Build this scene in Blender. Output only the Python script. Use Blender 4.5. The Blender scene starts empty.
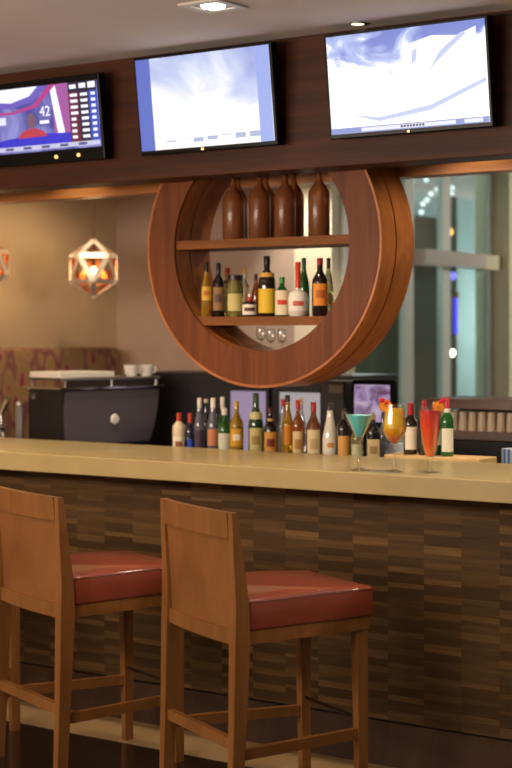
import bpy, bmesh, math, random
from mathutils import Vector, Matrix
random.seed(7)
C = bpy.context.scene.collection
scene = bpy.context.scene
PI = math.pi

# ------------------------------------------------------------------ camera, world, lights, exposure
H, FPX = 1.6, 1600.0
TH = math.atan(FPX / 2296.0)
SN, CS = math.sin(TH), math.cos(TH)
Z0 = FPX * .51 / 134.7
CAMX, CAMY = Z0 * SN, -Z0 * CS
cam_data = bpy.data.cameras.new('camera')
cam = bpy.data.objects.new('camera', cam_data); C.objects.link(cam)
cam.location = (CAMX, CAMY, H); cam.rotation_euler = (PI / 2, 0, TH)
cam_data.sensor_width = 36; cam_data.lens = FPX / 768 * 36; cam_data.shift_y = -52 / 768
cam_data.clip_end = 60
cam_data.dof.use_dof = True; cam_data.dof.focus_distance = 5.7; cam_data.dof.aperture_fstop = 2.2
scene.camera = cam

def at(px, py, y=None, x=None):
    """Point of the place on the plane y (or x) along the sight line through a pixel; used for measuring."""
    u = (px - 256) / FPX
    dx, dy = -SN + CS * u, CS + SN * u
    t = (y - CAMY) / dy if y is not None else (x - CAMX) / dx
    return Vector((CAMX + dx * t, CAMY + dy * t, H - (py - 332) * t / FPX))

def lin(c):
    return tuple(((v / 255) / 12.92 if v / 255 <= .04045 else ((v / 255 + .055) / 1.055) ** 2.4) for v in c) + (1,)

world = bpy.data.worlds.new('room_ambience'); scene.world = world; world.use_nodes = True
bg = world.node_tree.nodes['Background']
bg.inputs['Color'].default_value = (1.0, .84, .70, 1); bg.inputs['Strength'].default_value = .13

def spot(name, loc, to, power, color=(1, .80, .56), size=1.2, blend=.7, radius=.05):
    l = bpy.data.lights.new(name, 'SPOT'); l.energy = power; l.color = color; l.spot_size = size
    l.spot_blend = blend; l.shadow_soft_size = radius
    o = bpy.data.objects.new(name, l); C.objects.link(o); o.location = loc
    o.rotation_euler = (Vector(to) - Vector(loc)).to_track_quat('-Z', 'Y').to_euler()
    return o
def point(name, loc, power, color=(1, .7, .4), radius=.05):
    l = bpy.data.lights.new(name, 'POINT'); l.energy = power; l.color = color; l.shadow_soft_size = radius
    o = bpy.data.objects.new(name, l); C.objects.link(o); o.location = loc
    return o
def area(name, loc, to, power, sx, sy, color=(1, .78, .55)):
    l = bpy.data.lights.new(name, 'AREA'); l.energy = power; l.color = color; l.shape = 'RECTANGLE'; l.size = sx; l.size_y = sy
    o = bpy.data.objects.new(name, l); C.objects.link(o); o.location = loc
    o.rotation_euler = (Vector(to) - Vector(loc)).to_track_quat('-Z', 'Y').to_euler()
    return o
CEIL = 2.765
XLAMP = at(337, 300, y=3.0).x
XCOL = at(312, 300, y=2.94).x
# downlights of the bar front (recessed in the ceiling before the bar)
for xx in (-2.1, -1.1, -.1, .9, 1.9):
    spot('downlight_over_bar', (xx, -.12, CEIL - .03), (xx, -.05, 0), 42, size=1.5)
# room downlights behind the stools
for xx, yy in ((-1.6, -2.2), (.2, -2.2), (2.0, -2.2)):
    spot('downlight_over_room', (xx, yy, CEIL - .03), (xx - .2, -.4, .6), 24, size=1.7)
# added fill areas out of view: one brightens the ceiling, one the room
area('ceiling_fill_light', (-.9, -3.6, 2.0), (-.7, -1.2, CEIL), 120, 3.2, .5, (1, .82, .68))
area('room_fill_light', (0, -7.0, 1.6), (0, 0, 1.6), 30, 6, 1.8, (1, .84, .70))
for xx in (-1.6, -.7, .52, 1.3):
    spot('canopy_fill_spot', (xx, .66, 2.6), (xx + .05, .66, 1.0), 16, (1, .86, .66), 1.5)  # added spots that brighten the drinks and bottles
# cooler lobby light falling in from the right
spot('lobby_downlight', (4.8, 1.5, 2.6), (-.3, .4, 1.6), 200, (1.0, .84, .62), 1.1, .8, .14)
# bar working side
for xx in (-1.4, .6, 1.6):
    spot('downlight_over_backbar', (xx, 1.02, CEIL - .03), (xx, 1.15, 1), 60, size=1.5)
spot('downlight_behind_ring', (-1.05, 2.55, CEIL - .03), (-1.05, 2.75, 1.0), 60, (1, .86, .62), 1.4)
spot('downlight_at_column', (XCOL, 2.55, CEIL - .03), (XCOL, 2.95, 1.6), 60, (1, .92, .74), 1.2)
spot('downlight_by_banquette', (-2.35, 1.75, CEIL - .03), (-3.15, 2.2, 1.2), 40, (1, .66, .36), 1.6)
# added fill lights for the walls and column beyond the glazing
point('lobby_fill', (XLAMP - .75, 4.3, 1.7), 60, (.90, 1, .97), .3)
point('lobby_fill_far', (XLAMP - .75, 8.0, 1.7), 60, (.90, 1, .97), .3)
area('lobby_column_fill', (.9, 6.6, 2.7), (-1.6, 7.1, 1.3), 120, 1.2, 1.2, (1, .95, .82))

vs = scene.view_settings
vs.view_transform = 'Standard'; vs.look = 'None'; vs.gamma = 1; vs.use_curve_mapping = False
vs.exposure = 0.0

# ------------------------------------------------------------------ materials
MATS = {}
def new_mat(name):
    m = bpy.data.materials.new(name); m.use_nodes = True
    nt = m.node_tree; b = nt.nodes['Principled BSDF']
    return m, nt, b
def plain(name, col, rough=.5, metal=0, trans=0, coat=0, emit=None, estr=0, ior=1.45, alpha=1, var=.0):
    if name in MATS: return MATS[name]
    m, nt, b = new_mat(name)
    b.inputs['Base Color'].default_value = lin(col); b.inputs['Roughness'].default_value = rough
    b.inputs['Metallic'].default_value = metal; b.inputs['Transmission Weight'].default_value = trans
    b.inputs['Coat Weight'].default_value = coat; b.inputs['IOR'].default_value = ior
    if emit: b.inputs['Emission Color'].default_value = lin(emit); b.inputs['Emission Strength'].default_value = estr
    if var:
        tc = nt.nodes.new('ShaderNodeTexCoord'); n = nt.nodes.new('ShaderNodeTexNoise'); n.inputs['Scale'].default_value = 6
        n.inputs['Detail'].default_value = 6
        r = nt.nodes.new('ShaderNodeValToRGB')
        c = lin(col); r.color_ramp.elements[0].color = tuple(v * (1 - var) for v in c[:3]) + (1,)
        r.color_ramp.elements[1].color = tuple(min(1, v * (1 + var)) for v in c[:3]) + (1,)
        r.color_ramp.elements[0].position = .3; r.color_ramp.elements[1].position = .7
        nt.links.new(tc.outputs['Object'], n.inputs['Vector']); nt.links.new(n.outputs['Fac'], r.inputs['Fac'])
        nt.links.new(r.outputs['Color'], b.inputs['Base Color'])
    MATS[name] = m; return m
def wood(name, dark, light, scale=(3, 3, 40), rough=.35, coat=.2, ns=1.0, spec=.5):
    if name in MATS: return MATS[name]
    m, nt, b = new_mat(name)
    tc = nt.nodes.new('ShaderNodeTexCoord'); mp = nt.nodes.new('ShaderNodeMapping')
    mp.inputs['Scale'].default_value = scale
    n = nt.nodes.new('ShaderNodeTexNoise'); n.inputs['Scale'].default_value = ns; n.inputs['Detail'].default_value = 8
    n.inputs['Roughness'].default_value = .6; n.inputs['Distortion'].default_value = .4
    r = nt.nodes.new('ShaderNodeValToRGB')
    r.color_ramp.elements[0].position = .32; r.color_ramp.elements[1].position = .70
    r.color_ramp.elements[0].color = lin(dark); r.color_ramp.elements[1].color = lin(light)
    bp = nt.nodes.new('ShaderNodeBump'); bp.inputs['Strength'].default_value = .06
    L = nt.links
    L.new(tc.outputs['Object'], mp.inputs['Vector']); L.new(mp.outputs['Vector'], n.inputs['Vector'])
    L.new(n.outputs['Fac'], r.inputs['Fac']); L.new(r.outputs['Color'], b.inputs['Base Color'])
    L.new(n.outputs['Fac'], bp.inputs['Height']); L.new(bp.outputs['Normal'], b.inputs['Normal'])
    b.inputs['Roughness'].default_value = rough; b.inputs['Coat Weight'].default_value = coat
    b.inputs['Coat Roughness'].default_value = .2; b.inputs['Specular IOR Level'].default_value = spec
    MATS[name] = m; return m
def emitter(name, col, strength):
    if name in MATS: return MATS[name]
    m, nt, b = new_mat(name)
    b.inputs['Base Color'].default_value = (0, 0, 0, 1); b.inputs['Roughness'].default_value = .4
    b.inputs['Emission Color'].default_value = lin(col); b.inputs['Emission Strength'].default_value = strength
    MATS[name] = m; return m

def panel_material():
    """Bar front: columns of stacked veneer strips of unequal browns."""
    m, nt, b = new_mat('veneer_strip_panel'); L = nt.links
    tc = nt.nodes.new('ShaderNodeTexCoord'); sp = nt.nodes.new('ShaderNodeSeparateXYZ'); L.new(tc.outputs['Object'], sp.inputs[0])
    def M(op, a, bb=None):
        n = nt.nodes.new('ShaderNodeMath'); n.operation = op
        for i, v in enumerate((a, bb)):
            if v is None: continue
            if isinstance(v, (int, float)): n.inputs[i].default_value = v
            else: L.new(v, n.inputs[i])
        return n.outputs[0]
    def WN(x, y, z):
        cb = nt.nodes.new('ShaderNodeCombineXYZ')
        for i, v in enumerate((x, y, z)):
            if isinstance(v, (int, float)): cb.inputs[i].default_value = v
            else: L.new(v, cb.inputs[i])
        w = nt.nodes.new('ShaderNodeTexWhiteNoise'); w.noise_dimensions = '3D'; L.new(cb.outputs[0], w.inputs['Vector']); return w.outputs['Value']
    xc = M('DIVIDE', sp.outputs['X'], .153); col = M('FLOOR', xc)
    off = WN(col, 3.3, 1.7)
    z1 = M('ADD', M('DIVIDE', sp.outputs['Z'], .060), M('MULTIPLY', off, 7.0)); r1 = M('FLOOR', z1)
    z2 = M('ADD', M('DIVIDE', sp.outputs['Z'], .015), M('MULTIPLY', off, 13.0)); r2 = M('FLOOR', z2)
    a = WN(col, r1, 5.1); bb = WN(col, r2, 9.2)
    fr = M('FRACT', z1)
    light = M('GREATER_THAN', fr, M('ADD', M('MULTIPLY', WN(col, r1, 2.7), .35), .45))
    a2 = WN(col, M('ADD', r1, M('MULTIPLY', light, .5)), 7.7)
    v = M('ADD', M('ADD', .20, M('MULTIPLY', light, .26)), M('MULTIPLY', a2, .34))
    v = M('ADD', v, M('MULTIPLY', M('SUBTRACT', bb, .5), .14))
    mp = nt.nodes.new('ShaderNodeMapping'); mp.inputs['Scale'].default_value = (7, 1, 160); L.new(tc.outputs['Object'], mp.inputs[0])
    n = nt.nodes.new('ShaderNodeTexNoise'); n.inputs['Scale'].default_value = 1; n.inputs['Detail'].default_value = 6; L.new(mp.outputs[0], n.inputs['Vector'])
    v = M('ADD', v, M('MULTIPLY', M('SUBTRACT', n.outputs['Fac'], .5), .45))
    r = nt.nodes.new('ShaderNodeValToRGB'); L.new(v, r.inputs['Fac'])
    e = r.color_ramp.elements
    e[0].position = .0; e[0].color = lin((60, 43, 25)); e[1].position = 1; e[1].color = lin((134, 102, 62))
    x = e.new(.45); x.color = lin((80, 59, 35)); x = e.new(.75); x.color = lin((106, 80, 48))
    L.new(r.outputs['Color'], b.inputs['Base Color']); b.inputs['Roughness'].default_value = .55
    b.inputs['Specular IOR Level'].default_value = .12
    return m

M_PANEL = panel_material()
M_STONE = plain('beige_quartz', (174, 153, 104), .34, coat=.1, var=.06)
M_FASCIA = wood('dark_mahogany', (50, 25, 12), (78, 41, 20), (1.2, 6, 28), .5, 0, spec=.2)
M_RINGF = wood('ring_mahogany', (86, 43, 18), (118, 64, 29), (26, 6, 1.5), .45, 0, spec=.2)
M_RIM = wood('ring_rim_lit_wood', (150, 84, 40), (186, 114, 56), (6, 20, 6), .42, .05, spec=.3)  # paler than the front face: light from the right put into the colour
M_SHELF = wood('shelf_wood', (112, 66, 30), (142, 88, 44), (3, 20, 30), .5, 0, spec=.15)
M_BEAM = wood('beam_wood', (150, 92, 45), (185, 120, 62), (1.5, 20, 30), .4, .1)
M_STOOL = wood('stool_beech', (114, 74, 36), (141, 92, 48), (14, 14, 2.2), .36, .1, spec=.35)
M_STOOLP = wood('stool_back_veneer', (110, 70, 35), (139, 90, 48), (6, 6, 3.5), .36, .1, spec=.35)
M_KICK = wood('kick_board', (54, 36, 22), (72, 49, 30), (14, 2, 2), .6, 0, spec=.12)
M_BLACK = plain('matte_black', (18, 16, 17), .45)
M_PBLACK = plain('black_plastic', (8, 8, 9), .3)
M_PBLACK.node_tree.nodes['Principled BSDF'].inputs['Specular IOR Level'].default_value = .15
M_STEEL = plain('brushed_steel', (190, 188, 184), .28, 1)
M_CHROME = plain('chrome', (225, 222, 216), .10, 1)
M_DARKSTEEL = plain('dark_steel', (95, 86, 76), .3, 1)
M_WHITE = plain('white_ceramic', (235, 230, 220), .25, coat=.3)
def thin_glass(name, tint, refl=.08, edge=.55):
    m = bpy.data.materials.new(name); m.use_nodes = True; nt = m.node_tree; nt.nodes.clear()
    o = nt.nodes.new('ShaderNodeOutputMaterial'); mx = nt.nodes.new('ShaderNodeMixShader'); t = nt.nodes.new('ShaderNodeBsdfTransparent'); t.inputs['Color'].default_value = tint
    gl = nt.nodes.new('ShaderNodeBsdfGlossy'); gl.inputs['Roughness'].default_value = .04
    lw = nt.nodes.new('ShaderNodeLayerWeight'); lw.inputs['Blend'].default_value = .5
    mr = nt.nodes.new('ShaderNodeMapRange'); mr.inputs['To Min'].default_value = refl; mr.inputs['To Max'].default_value = edge
    pw = nt.nodes.new('ShaderNodeMath'); pw.operation = 'POWER'; pw.inputs[1].default_value = 2.6; nt.links.new(lw.outputs['Facing'], pw.inputs[0])
    nt.links.new(pw.outputs[0], mr.inputs['Value']); nt.links.new(mr.outputs[0], mx.inputs[0])
    nt.links.new(t.outputs[0], mx.inputs[1]); nt.links.new(gl.outputs[0], mx.inputs[2]); nt.links.new(mx.outputs[0], o.inputs[0]); return m
M_GLASS = thin_glass('clear_glass', (.98, .99, .99, 1), .06, .95)
M_RACKGLASS = plain('rack_glass', (244, 222, 190), .12, trans=.3, coat=.6)
M_CEIL = plain('ceiling_paint', (205, 192, 186), .85, var=.02)
M_WALL = plain('wall_paint_beige', (192, 170, 140), .8, var=.03)
M_WALLB = plain('wall_paint_rose', (178, 156, 142), .8, var=.03)
M_CREAM = plain('column_cream', (226, 219, 184), .7, var=.02)
M_DARKFLOOR = wood('dark_polished_floor', (24, 18, 15), (38, 28, 22), (2, 12, 1), .16, .3)
M_TILE = plain('beige_tile', (150, 122, 86), .45, var=.08)
M_LEATHER = plain('oxblood_leather', (142, 64, 46), .38, coat=.6, var=.08)
M_TEAL = plain('lobby_teal_paint', (146, 172, 174), .6, var=.05)
M_FRAMEW = plain('window_frame_white', (226, 230, 222), .4)
M_DGREY = plain('canopy_grey', (96, 92, 84), .7)

# ------------------------------------------------------------------ mesh helpers
class MB:
    def __init__(s): s.bm = bmesh.new()
    def box(s, lo, hi, bevel=0, mat=None):
        g = bmesh.ops.create_cube(s.bm, size=1)
        vs_ = g['verts']; lo = Vector(lo); hi = Vector(hi)
        for v in vs_: v.co = Vector(((v.co.x + .5) * (hi.x - lo.x) + lo.x, (v.co.y + .5) * (hi.y - lo.y) + lo.y, (v.co.z + .5) * (hi.z - lo.z) + lo.z))
        if bevel:
            es = list({e for v in vs_ for e in v.link_edges})
            r = bmesh.ops.bevel(s.bm, geom=es, offset=bevel, segments=2, affect='EDGES', profile=.5)
        return s
    def prism(s, pts_a, pts_b):
        """Loft between two equal-length loops (3-D points), capped."""
        a = [s.bm.verts.new(p) for p in pts_a]; b = [s.bm.verts.new(p) for p in pts_b]
        n = len(a)
        for i in range(n): s.bm.faces.new((a[i], a[(i + 1) % n], b[(i + 1) % n], b[i]))
        s.bm.faces.new(a[::-1]); s.bm.faces.new(b); return s
    def bar(s, p0, p1, w0, d0, w1=None, d1=None):
        """Square bar between two points: w along local x, d along y."""
        w1 = w1 or w0; d1 = d1 or d0
        p0 = Vector(p0); p1 = Vector(p1)
        sq = lambda p, w, d: [p + Vector((-w / 2, -d / 2, 0)), p + Vector((w / 2, -d / 2, 0)), p + Vector((w / 2, d / 2, 0)), p + Vector((-w / 2, d / 2, 0))]
        return s.prism(sq(p0, w0, d0), sq(p1, w1, d1))
    def beam(s, p0, p1, w, h):
        """Bar of any direction: h is its vertical size, w across."""
        p0 = Vector(p0); p1 = Vector(p1); d = (p1 - p0).normalized()
        side = d.cross(Vector((0, 0, 1)))
        side = Vector((1, 0, 0)) if side.length < 1e-4 else side.normalized()
        up = side.cross(d).normalized()
        sq = lambda p: [p - side * w / 2 - up * h / 2, p + side * w / 2 - up * h / 2, p + side * w / 2 + up * h / 2, p - side * w / 2 + up * h / 2]
        return s.prism(sq(p0), sq(p1))
    def tube(s, p0, p1, r, n=12, r1=None):
        p0 = Vector(p0); p1 = Vector(p1); r1 = r if r1 is None else r1
        d = (p1 - p0).normalized(); a = d.orthogonal().normalized(); b = d.cross(a)
        ring = lambda p, q: [p + (a * math.cos(2 * PI * i / n) + b * math.sin(2 * PI * i / n)) * q for i in range(n)]
        return s.prism(ring(p0, r), ring(p1, r1))
    def lathe(s, prof, n=24, c=(0, 0, 0)):
        c = Vector(c); rings = []
        for r, z in prof:
            if r < 1e-6: rings.append([s.bm.verts.new(c + Vector((0, 0, z)))])
            else: rings.append([s.bm.verts.new(c + Vector((r * math.cos(2 * PI * i / n), r * math.sin(2 * PI * i / n), z))) for i in range(n)])
        for A, B in zip(rings, rings[1:]):
            for i in range(n):
                j = (i + 1) % n
                if len(A) == 1 and len(B) == 1: break
                if len(A) == 1: s.bm.faces.new((A[0], B[j], B[i]))
                elif len(B) == 1: s.bm.faces.new((A[i], A[j], B[0]))
                else: s.bm.faces.new((A[i], A[j], B[j], B[i]))
        return s
    def sphere(s, c, r, seg=16, sc=(1, 1, 1)):
        bmesh.ops.create_uvsphere(s.bm, u_segments=seg, v_segments=max(6, seg // 2), radius=r,
                                  matrix=Matrix.Translation(c) @ Matrix.Diagonal((*sc, 1))); return s
    def arc(s, r, z0, z1, a0, a1, t=.0012, n=14, c=(0, 0, 0), round_top=0):
        """A label: thin curved patch around an axis."""
        c = Vector(c); cols = []
        for i in range(n + 1):
            k = i / n; a = a0 + (a1 - a0) * k
            drop = round_top * (1 - math.sqrt(max(0, 1 - (2 * k - 1) ** 2)))
            for_r = []
            for rr in (r, r + t):
                for z in (z0, z1 - drop): for_r.append(s.bm.verts.new(c + Vector((rr * math.cos(a), rr * math.sin(a), z))))
            cols.append(for_r)
        for A, B in zip(cols, cols[1:]):
            s.bm.faces.new((A[2], B[2], B[3], A[3])); s.bm.faces.new((A[0], A[1], B[1], B[0]))
            s.bm.faces.new((A[1], A[3], B[3], B[1])); s.bm.faces.new((A[0], B[0], B[2], A[2]))
        for A in (cols[0], cols[-1]): s.bm.faces.new((A[0], A[2], A[3], A[1]))
        return s
    def build(s, name, mat, parent=None, smooth=False, loc=None, rotz=0, auto=None):
        bmesh.ops.recalc_face_normals(s.bm, faces=s.bm.faces)
        me = bpy.data.meshes.new(name); s.bm.to_mesh(me); s.bm.free()
        if mat: me.materials.append(mat)
        if smooth:
            me.polygons.foreach_set('use_smooth', [True] * len(me.polygons))
            me.set_sharp_from_angle(angle=math.radians(auto or 40))
        o = bpy.data.objects.new(name, me); C.objects.link(o)
        if parent: o.parent = parent
        if loc is not None: o.location = loc
        o.rotation_euler.z = rotz
        return o
def tag(o, label, cat, group=None):
    o['label'] = label; o['category'] = cat
    if group: o['group'] = group
    return o
def thing(name, label, cat, loc=(0, 0, 0), rotz=0, group=None):
    o = bpy.data.objects.new(name, None); C.objects.link(o); o.location = loc; o.rotation_euler = (0, 0, rotz)
    o.empty_display_size = .05
    return tag(o, label, cat, group)
def struct(o): o['kind'] = 'structure'; return o
def copy_tree(o, parent=None):
    c = o.copy(); C.objects.link(c)
    if parent: c.parent = parent
    for ch in list(o.children): copy_tree(ch, c)
    return c

# ------------------------------------------------------------------ setting
XW, YB = -3.186, 3.0           # left wall plane, rear wall plane
XG = at(337, 300, y=YB).x      # glazed wall plane
struct(MB().box((-4.6, -7.5, -.05), (5, -.153, 0)).build('floor', M_DARKFLOOR))
struct(MB().box((-4.6, -.153, -.05), (5, .2, 0.002)).build('trim_1', M_TILE))
struct(MB().box((-4.6, .2, -.05), (5, 8.6, 0)).build('floor_back', plain('back_floor', (70, 55, 44), .5, var=.1)))
struct(MB().box((-4.6, -7.5, CEIL), (5, 8.6, CEIL + .06)).build('ceiling', M_CEIL))
struct(MB().box((XW - .1, -7.5, 0), (XW, YB + .1, CEIL)).build('wall_left', M_WALL))
xe = at(300, 300, y=YB).x
struct(MB().box((XW, YB, 0), (xe, YB + .1, CEIL)).build('wall_back', M_WALLB))
struct(MB().box((xe, YB - .06, 0), (XG, YB + .2, CEIL)).build('trim_2', plain('white_column_paint', (226, 214, 190), .6)))
# glazed entrance wall, receding to the right beyond the bar
gy = lambda px: at(px, 300, x=XG).y
def gz(px, py): return at(px, py, x=XG).z
yc = gy(491)
TOPZ = 2.74
g = MB()
for a, b in ((341, 345), (402, 411), (440, 448), (486, 492)):
    g.box((XG - .02, gy(a), 0), (XG + .02, gy(b), CEIL))
g.box((XG - .05, gy(345), CEIL - .05), (XG + .05, yc, CEIL)); g.box((XG - .05, gy(345), 0), (XG + .05, yc, .12))
win = struct(g.build('window_1', M_FRAMEW))
def pane_material():
    m = bpy.data.materials.new('tinted_pane'); m.use_nodes = True; nt = m.node_tree; nt.nodes.clear()
    o = nt.nodes.new('ShaderNodeOutputMaterial'); mx = nt.nodes.new('ShaderNodeMixShader'); t = nt.nodes.new('ShaderNodeBsdfTransparent')
    gl = nt.nodes.new('ShaderNodeBsdfGlossy'); gl.inputs['Roughness'].default_value = .05; t.inputs['Color'].default_value = (.90, .95, .94, 1)
    mx.inputs[0].default_value = .12
    nt.links.new(t.outputs[0], mx.inputs[1]); nt.links.new(gl.outputs[0], mx.inputs[2]); nt.links.new(mx.outputs[0], o.inputs[0]); return m
M_PANE = pane_material()
for a, b in ((345, 402), (411, 440), (448, 486)):
    struct(MB().box((XG - .006, gy(a), .12), (XG + .006, gy(b), CEIL - .05)).build('pane', M_PANE, win))
hz = gz(440, 252); hz2 = gz(440, 267)
struct(MB().box((XG + .02, gy(409), hz2), (XG + .12, gy(470), hz)).build('trim_3', plain('door_header', (196, 186, 176), .5)))
struct(MB().box((XG + .02, gy(470), hz2 + .0), (XG + .08, gy(491), hz)).build('trim_4', M_CREAM))
struct(MB().box((XG - .12, yc, 0), (XG + .14, gy(511), CEIL)).build('trim_5', M_CREAM))
struct(MB().box((XG + .10, gy(509), 0), (XG + .16, gy(516), CEIL)).build('trim_6', plain('door_edge_brown', (92, 82, 60), .5)))
# lobby beyond the glass
XL = XG - 1.5
struct(MB().box((XL - .1, YB + .2, 0), (XL, 11, CEIL)).build('wall_lobby', M_TEAL))
struct(MB().box((XL, YB + .25, 0), (XG - .2, YB + .3, CEIL)).build('wall_lobby_return', M_TEAL))
struct(MB().box((XL - .1, 8.6, -.05), (5, 12, 0)).build('floor_lobby', plain('lobby_floor', (90, 96, 92), .4)))
struct(MB().box((XL - .1, 8.6, CEIL), (5, 12, CEIL + .06)).build('ceiling_lobby', M_CEIL))
struct(MB().box((XG, 11, 0), (5, 11.1, CEIL)).build('wall_far', M_CREAM))

# ------------------------------------------------------------------ bar counter
bar = thing('bar_counter', 'long bar counter with beige stone top and brown veneer strip front', 'bar counter', (0, .2, 0))
XL0, XR0 = -3.15, 3.2
def off(o): o.location = -Vector((0, .2, 0)); return o
off(MB().box((XL0, 0, 1.014), (XR0, .675, 1.09), .004).build('countertop', M_STONE, bar))
off(MB().box((XL0, .2, .155), (XR0, .26, 1.014)).build('front_panel', M_PANEL, bar))
off(MB().prism([(XL0, .135, 0), (XL0, .26, 0), (XL0, .26, .146), (XL0, .2, .146)], [(XR0, .135, 0), (XR0, .26, 0), (XR0, .26, .146), (XR0, .2, .146)]).build('kick_board', M_KICK, bar))
off(MB().box((XL0, .215, .146), (XR0, .26, .155)).build('shadow_gap', M_BLACK, bar))
off(MB().box((XL0, .60, 0), (XR0, .64, 1.014)).build('rear_panel', M_BLACK, bar))
work = thing('work_counter', 'dark work counter running along behind the stone bar top', 'counter', (0, .69, 0))
wk = MB().box((XL0, 0, 0), (XR0, .52, 1.0)).build('cabinet', M_BLACK, work)
MB().box((XL0, -.005, 1.0), (XR0, .53, 1.04), .004).build('worktop', plain('work_steel', (70, 66, 62), .35, .8), work)

# ------------------------------------------------------------------ canopy with fascia
ZC = 2.243
can = thing('bar_canopy', 'dark mahogany bulkhead above the bar carrying the three televisions', 'canopy', (0, .3, ZC))
def offc(o): o.location = -Vector((0, .3, ZC)); return o
offc(MB().box((XL0, .3, ZC), (XR0, .46, CEIL), .003).build('fascia', M_FASCIA, can))
offc(MB().box((XL0, .82, ZC), (XR0, .92, ZC + .055), .002).build('rear_beam', M_BEAM, can))
offc(MB().box((XL0, .84, ZC + .055), (XR0, .92, CEIL)).build('rear_upstand', plain('canopy_dark_wood', (52, 36, 26), .6), can))
offc(MB().box((XL0, .46, 2.62), (XR0, .84, 2.66)).build('canopy_soffit', M_DGREY, can))

# ------------------------------------------------------------------ round display ring
RC = Vector((-.337, .5, 1.96)); RO, RI, RT = .593, .443, .26
ring = thing('display_ring', 'big round mahogany ring holding two bottle shelves above the bar', 'shelf', RC)
def annulus(r0, r1, y0, y1, n=96):
    m = MB(); loops = []
    for r, y in ((r0, y0), (r1, y0), (r1, y1), (r0, y1)):
        loops.append([m.bm.verts.new((r * math.cos(2 * PI * i / n), y, r * math.sin(2 * PI * i / n))) for i in range(n)])
    for k in range(4):
        A, B = loops[k], loops[(k + 1) % 4]
        for i in range(n): m.bm.faces.new((A[i], A[(i + 1) % n], B[(i + 1) % n], B[i]))
    return m
annulus(RI, RO - .012, 0, .012).build('front_face', M_RINGF, ring, True)
annulus(RI + .001, RO, .003, .112).build('front_hoop', M_RIM, ring, True)
annulus(RI + .004, RO - .012, .112, .122).build('groove', M_BLACK, ring, True)
annulus(RI + .001, RO, .122, RT).build('rear_hoop', M_RIM, ring, True)
def ring_shelf(zt, th, name='shelf'):
    zt -= RC.z
    hw = lambda z: math.sqrt(RI ** 2 - z ** 2) + .004
    a, b = hw(zt), hw(zt - th)
    p = lambda y: [Vector((-b, y, zt - th)), Vector((b, y, zt - th)), Vector((a, y, zt)), Vector((-a, y, zt))]
    return MB().prism(p(.016), p(RT - .01)).build(name, M_SHELF, ring)
S1 = at(262, 238, y=.52).z; S2 = at(262, 316.5, y=.52).z
ring_shelf(S1, .036); ring_shelf(S2, .036)

# ------------------------------------------------------------------ televisions
def noise_screen(name, stops, scale, strength, dist=1.5, grad=None):
    m, nt, b = new_mat(name); L = nt.links
    tc = nt.nodes.new('ShaderNodeTexCoord'); mp = nt.nodes.new('ShaderNodeMapping'); mp.inputs['Scale'].default_value = scale
    n = nt.nodes.new('ShaderNodeTexNoise'); n.inputs['Scale'].default_value = 1; n.inputs['Detail'].default_value = 5; n.inputs['Distortion'].default_value = dist
    L.new(tc.outputs['Object'], mp.inputs[0]); L.new(mp.outputs[0], n.inputs['Vector'])
    fac = n.outputs['Fac']
    if grad:   # the picture's own layout: brighter towards one edge of the image shown
        sp = nt.nodes.new('ShaderNodeSeparateXYZ'); L.new(tc.outputs['Object'], sp.inputs[0])
        prev = fac
        for ax, k, q in grad:
            mm = nt.nodes.new('ShaderNodeMath'); mm.operation = 'MULTIPLY_ADD'; L.new(sp.outputs[ax], mm.inputs[0]); mm.inputs[1].default_value = k
            ad = nt.nodes.new('ShaderNodeMath'); ad.operation = 'ADD'; ad.inputs[1].default_value = q; L.new(prev, ad.inputs[0]); L.new(ad.outputs[0], mm.inputs[2])
            prev = mm.outputs[0]
        fac = prev
    r = nt.nodes.new('ShaderNodeValToRGB'); e = r.color_ramp.elements
    e[0].position, e[0].color = stops[0][0], lin(stops[0][1]); e[1].position, e[1].color = stops[-1][0], lin(stops[-1][1])
    for p, c in stops[1:-1]: x = e.new(p); x.color = lin(c)
    L.new(fac, r.inputs['Fac']); L.new(r.outputs['Color'], b.inputs['Emission Color']); b.inputs['Emission Strength'].default_value = strength
    b.inputs['Base Color'].default_value = (0, 0, 0, 1); b.inputs['Roughness'].default_value = .25
    return m
def make_tv(px_corners, label, screen_mat, bez=(.012, .012, .012, .018), depth=.045):
    tl, tr, br, bl = [at(p[0], p[1], y=.21) for p in px_corners]
    W = ((tr - tl).x + (br - bl).x) / 2; Hh = ((tl - bl).z + (tr - br).z) / 2
    ctr = (tl + tr + br + bl) / 4
    root = thing('television', label, 'television', (ctr.x, .21, ctr.z), 0, 'televisions on the mahogany bulkhead')
    root.rotation_euler.x = math.radians(7)      # leans forward, looks down: local -y is the picture side
    l, r_, t, b_ = bez
    MB().box((-W / 2, 0, -Hh / 2), (W / 2, depth, Hh / 2), .004).build('casing', M_PBLACK, root)
    scr = MB().box((-W / 2 + l, -.003, -Hh / 2 + b_), (W / 2 - r_, .002, Hh / 2 - t)).build('screen', screen_mat, root)
    MB().box((-.12, depth, -.06), (.12, .081, .06)).build('wall_bracket', M_BLACK, root)
    return root, W, Hh, scr
def flat(parent, pts, mat, y=-.004, name='screen_graphic', t=.0006):
    """Flat picture element shown on a screen: pts in (x, z)."""
    return MB().prism([Vector((x, y, z)) for x, z in pts], [Vector((x, y - t, z)) for x, z in pts]).build(name, mat, parent)
def quad(parent, x0, z0, x1, z1, mat, y=-.004): return flat(parent, [(x0, z0), (x1, z0), (x1, z1), (x0, z1)], mat, y)

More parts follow.
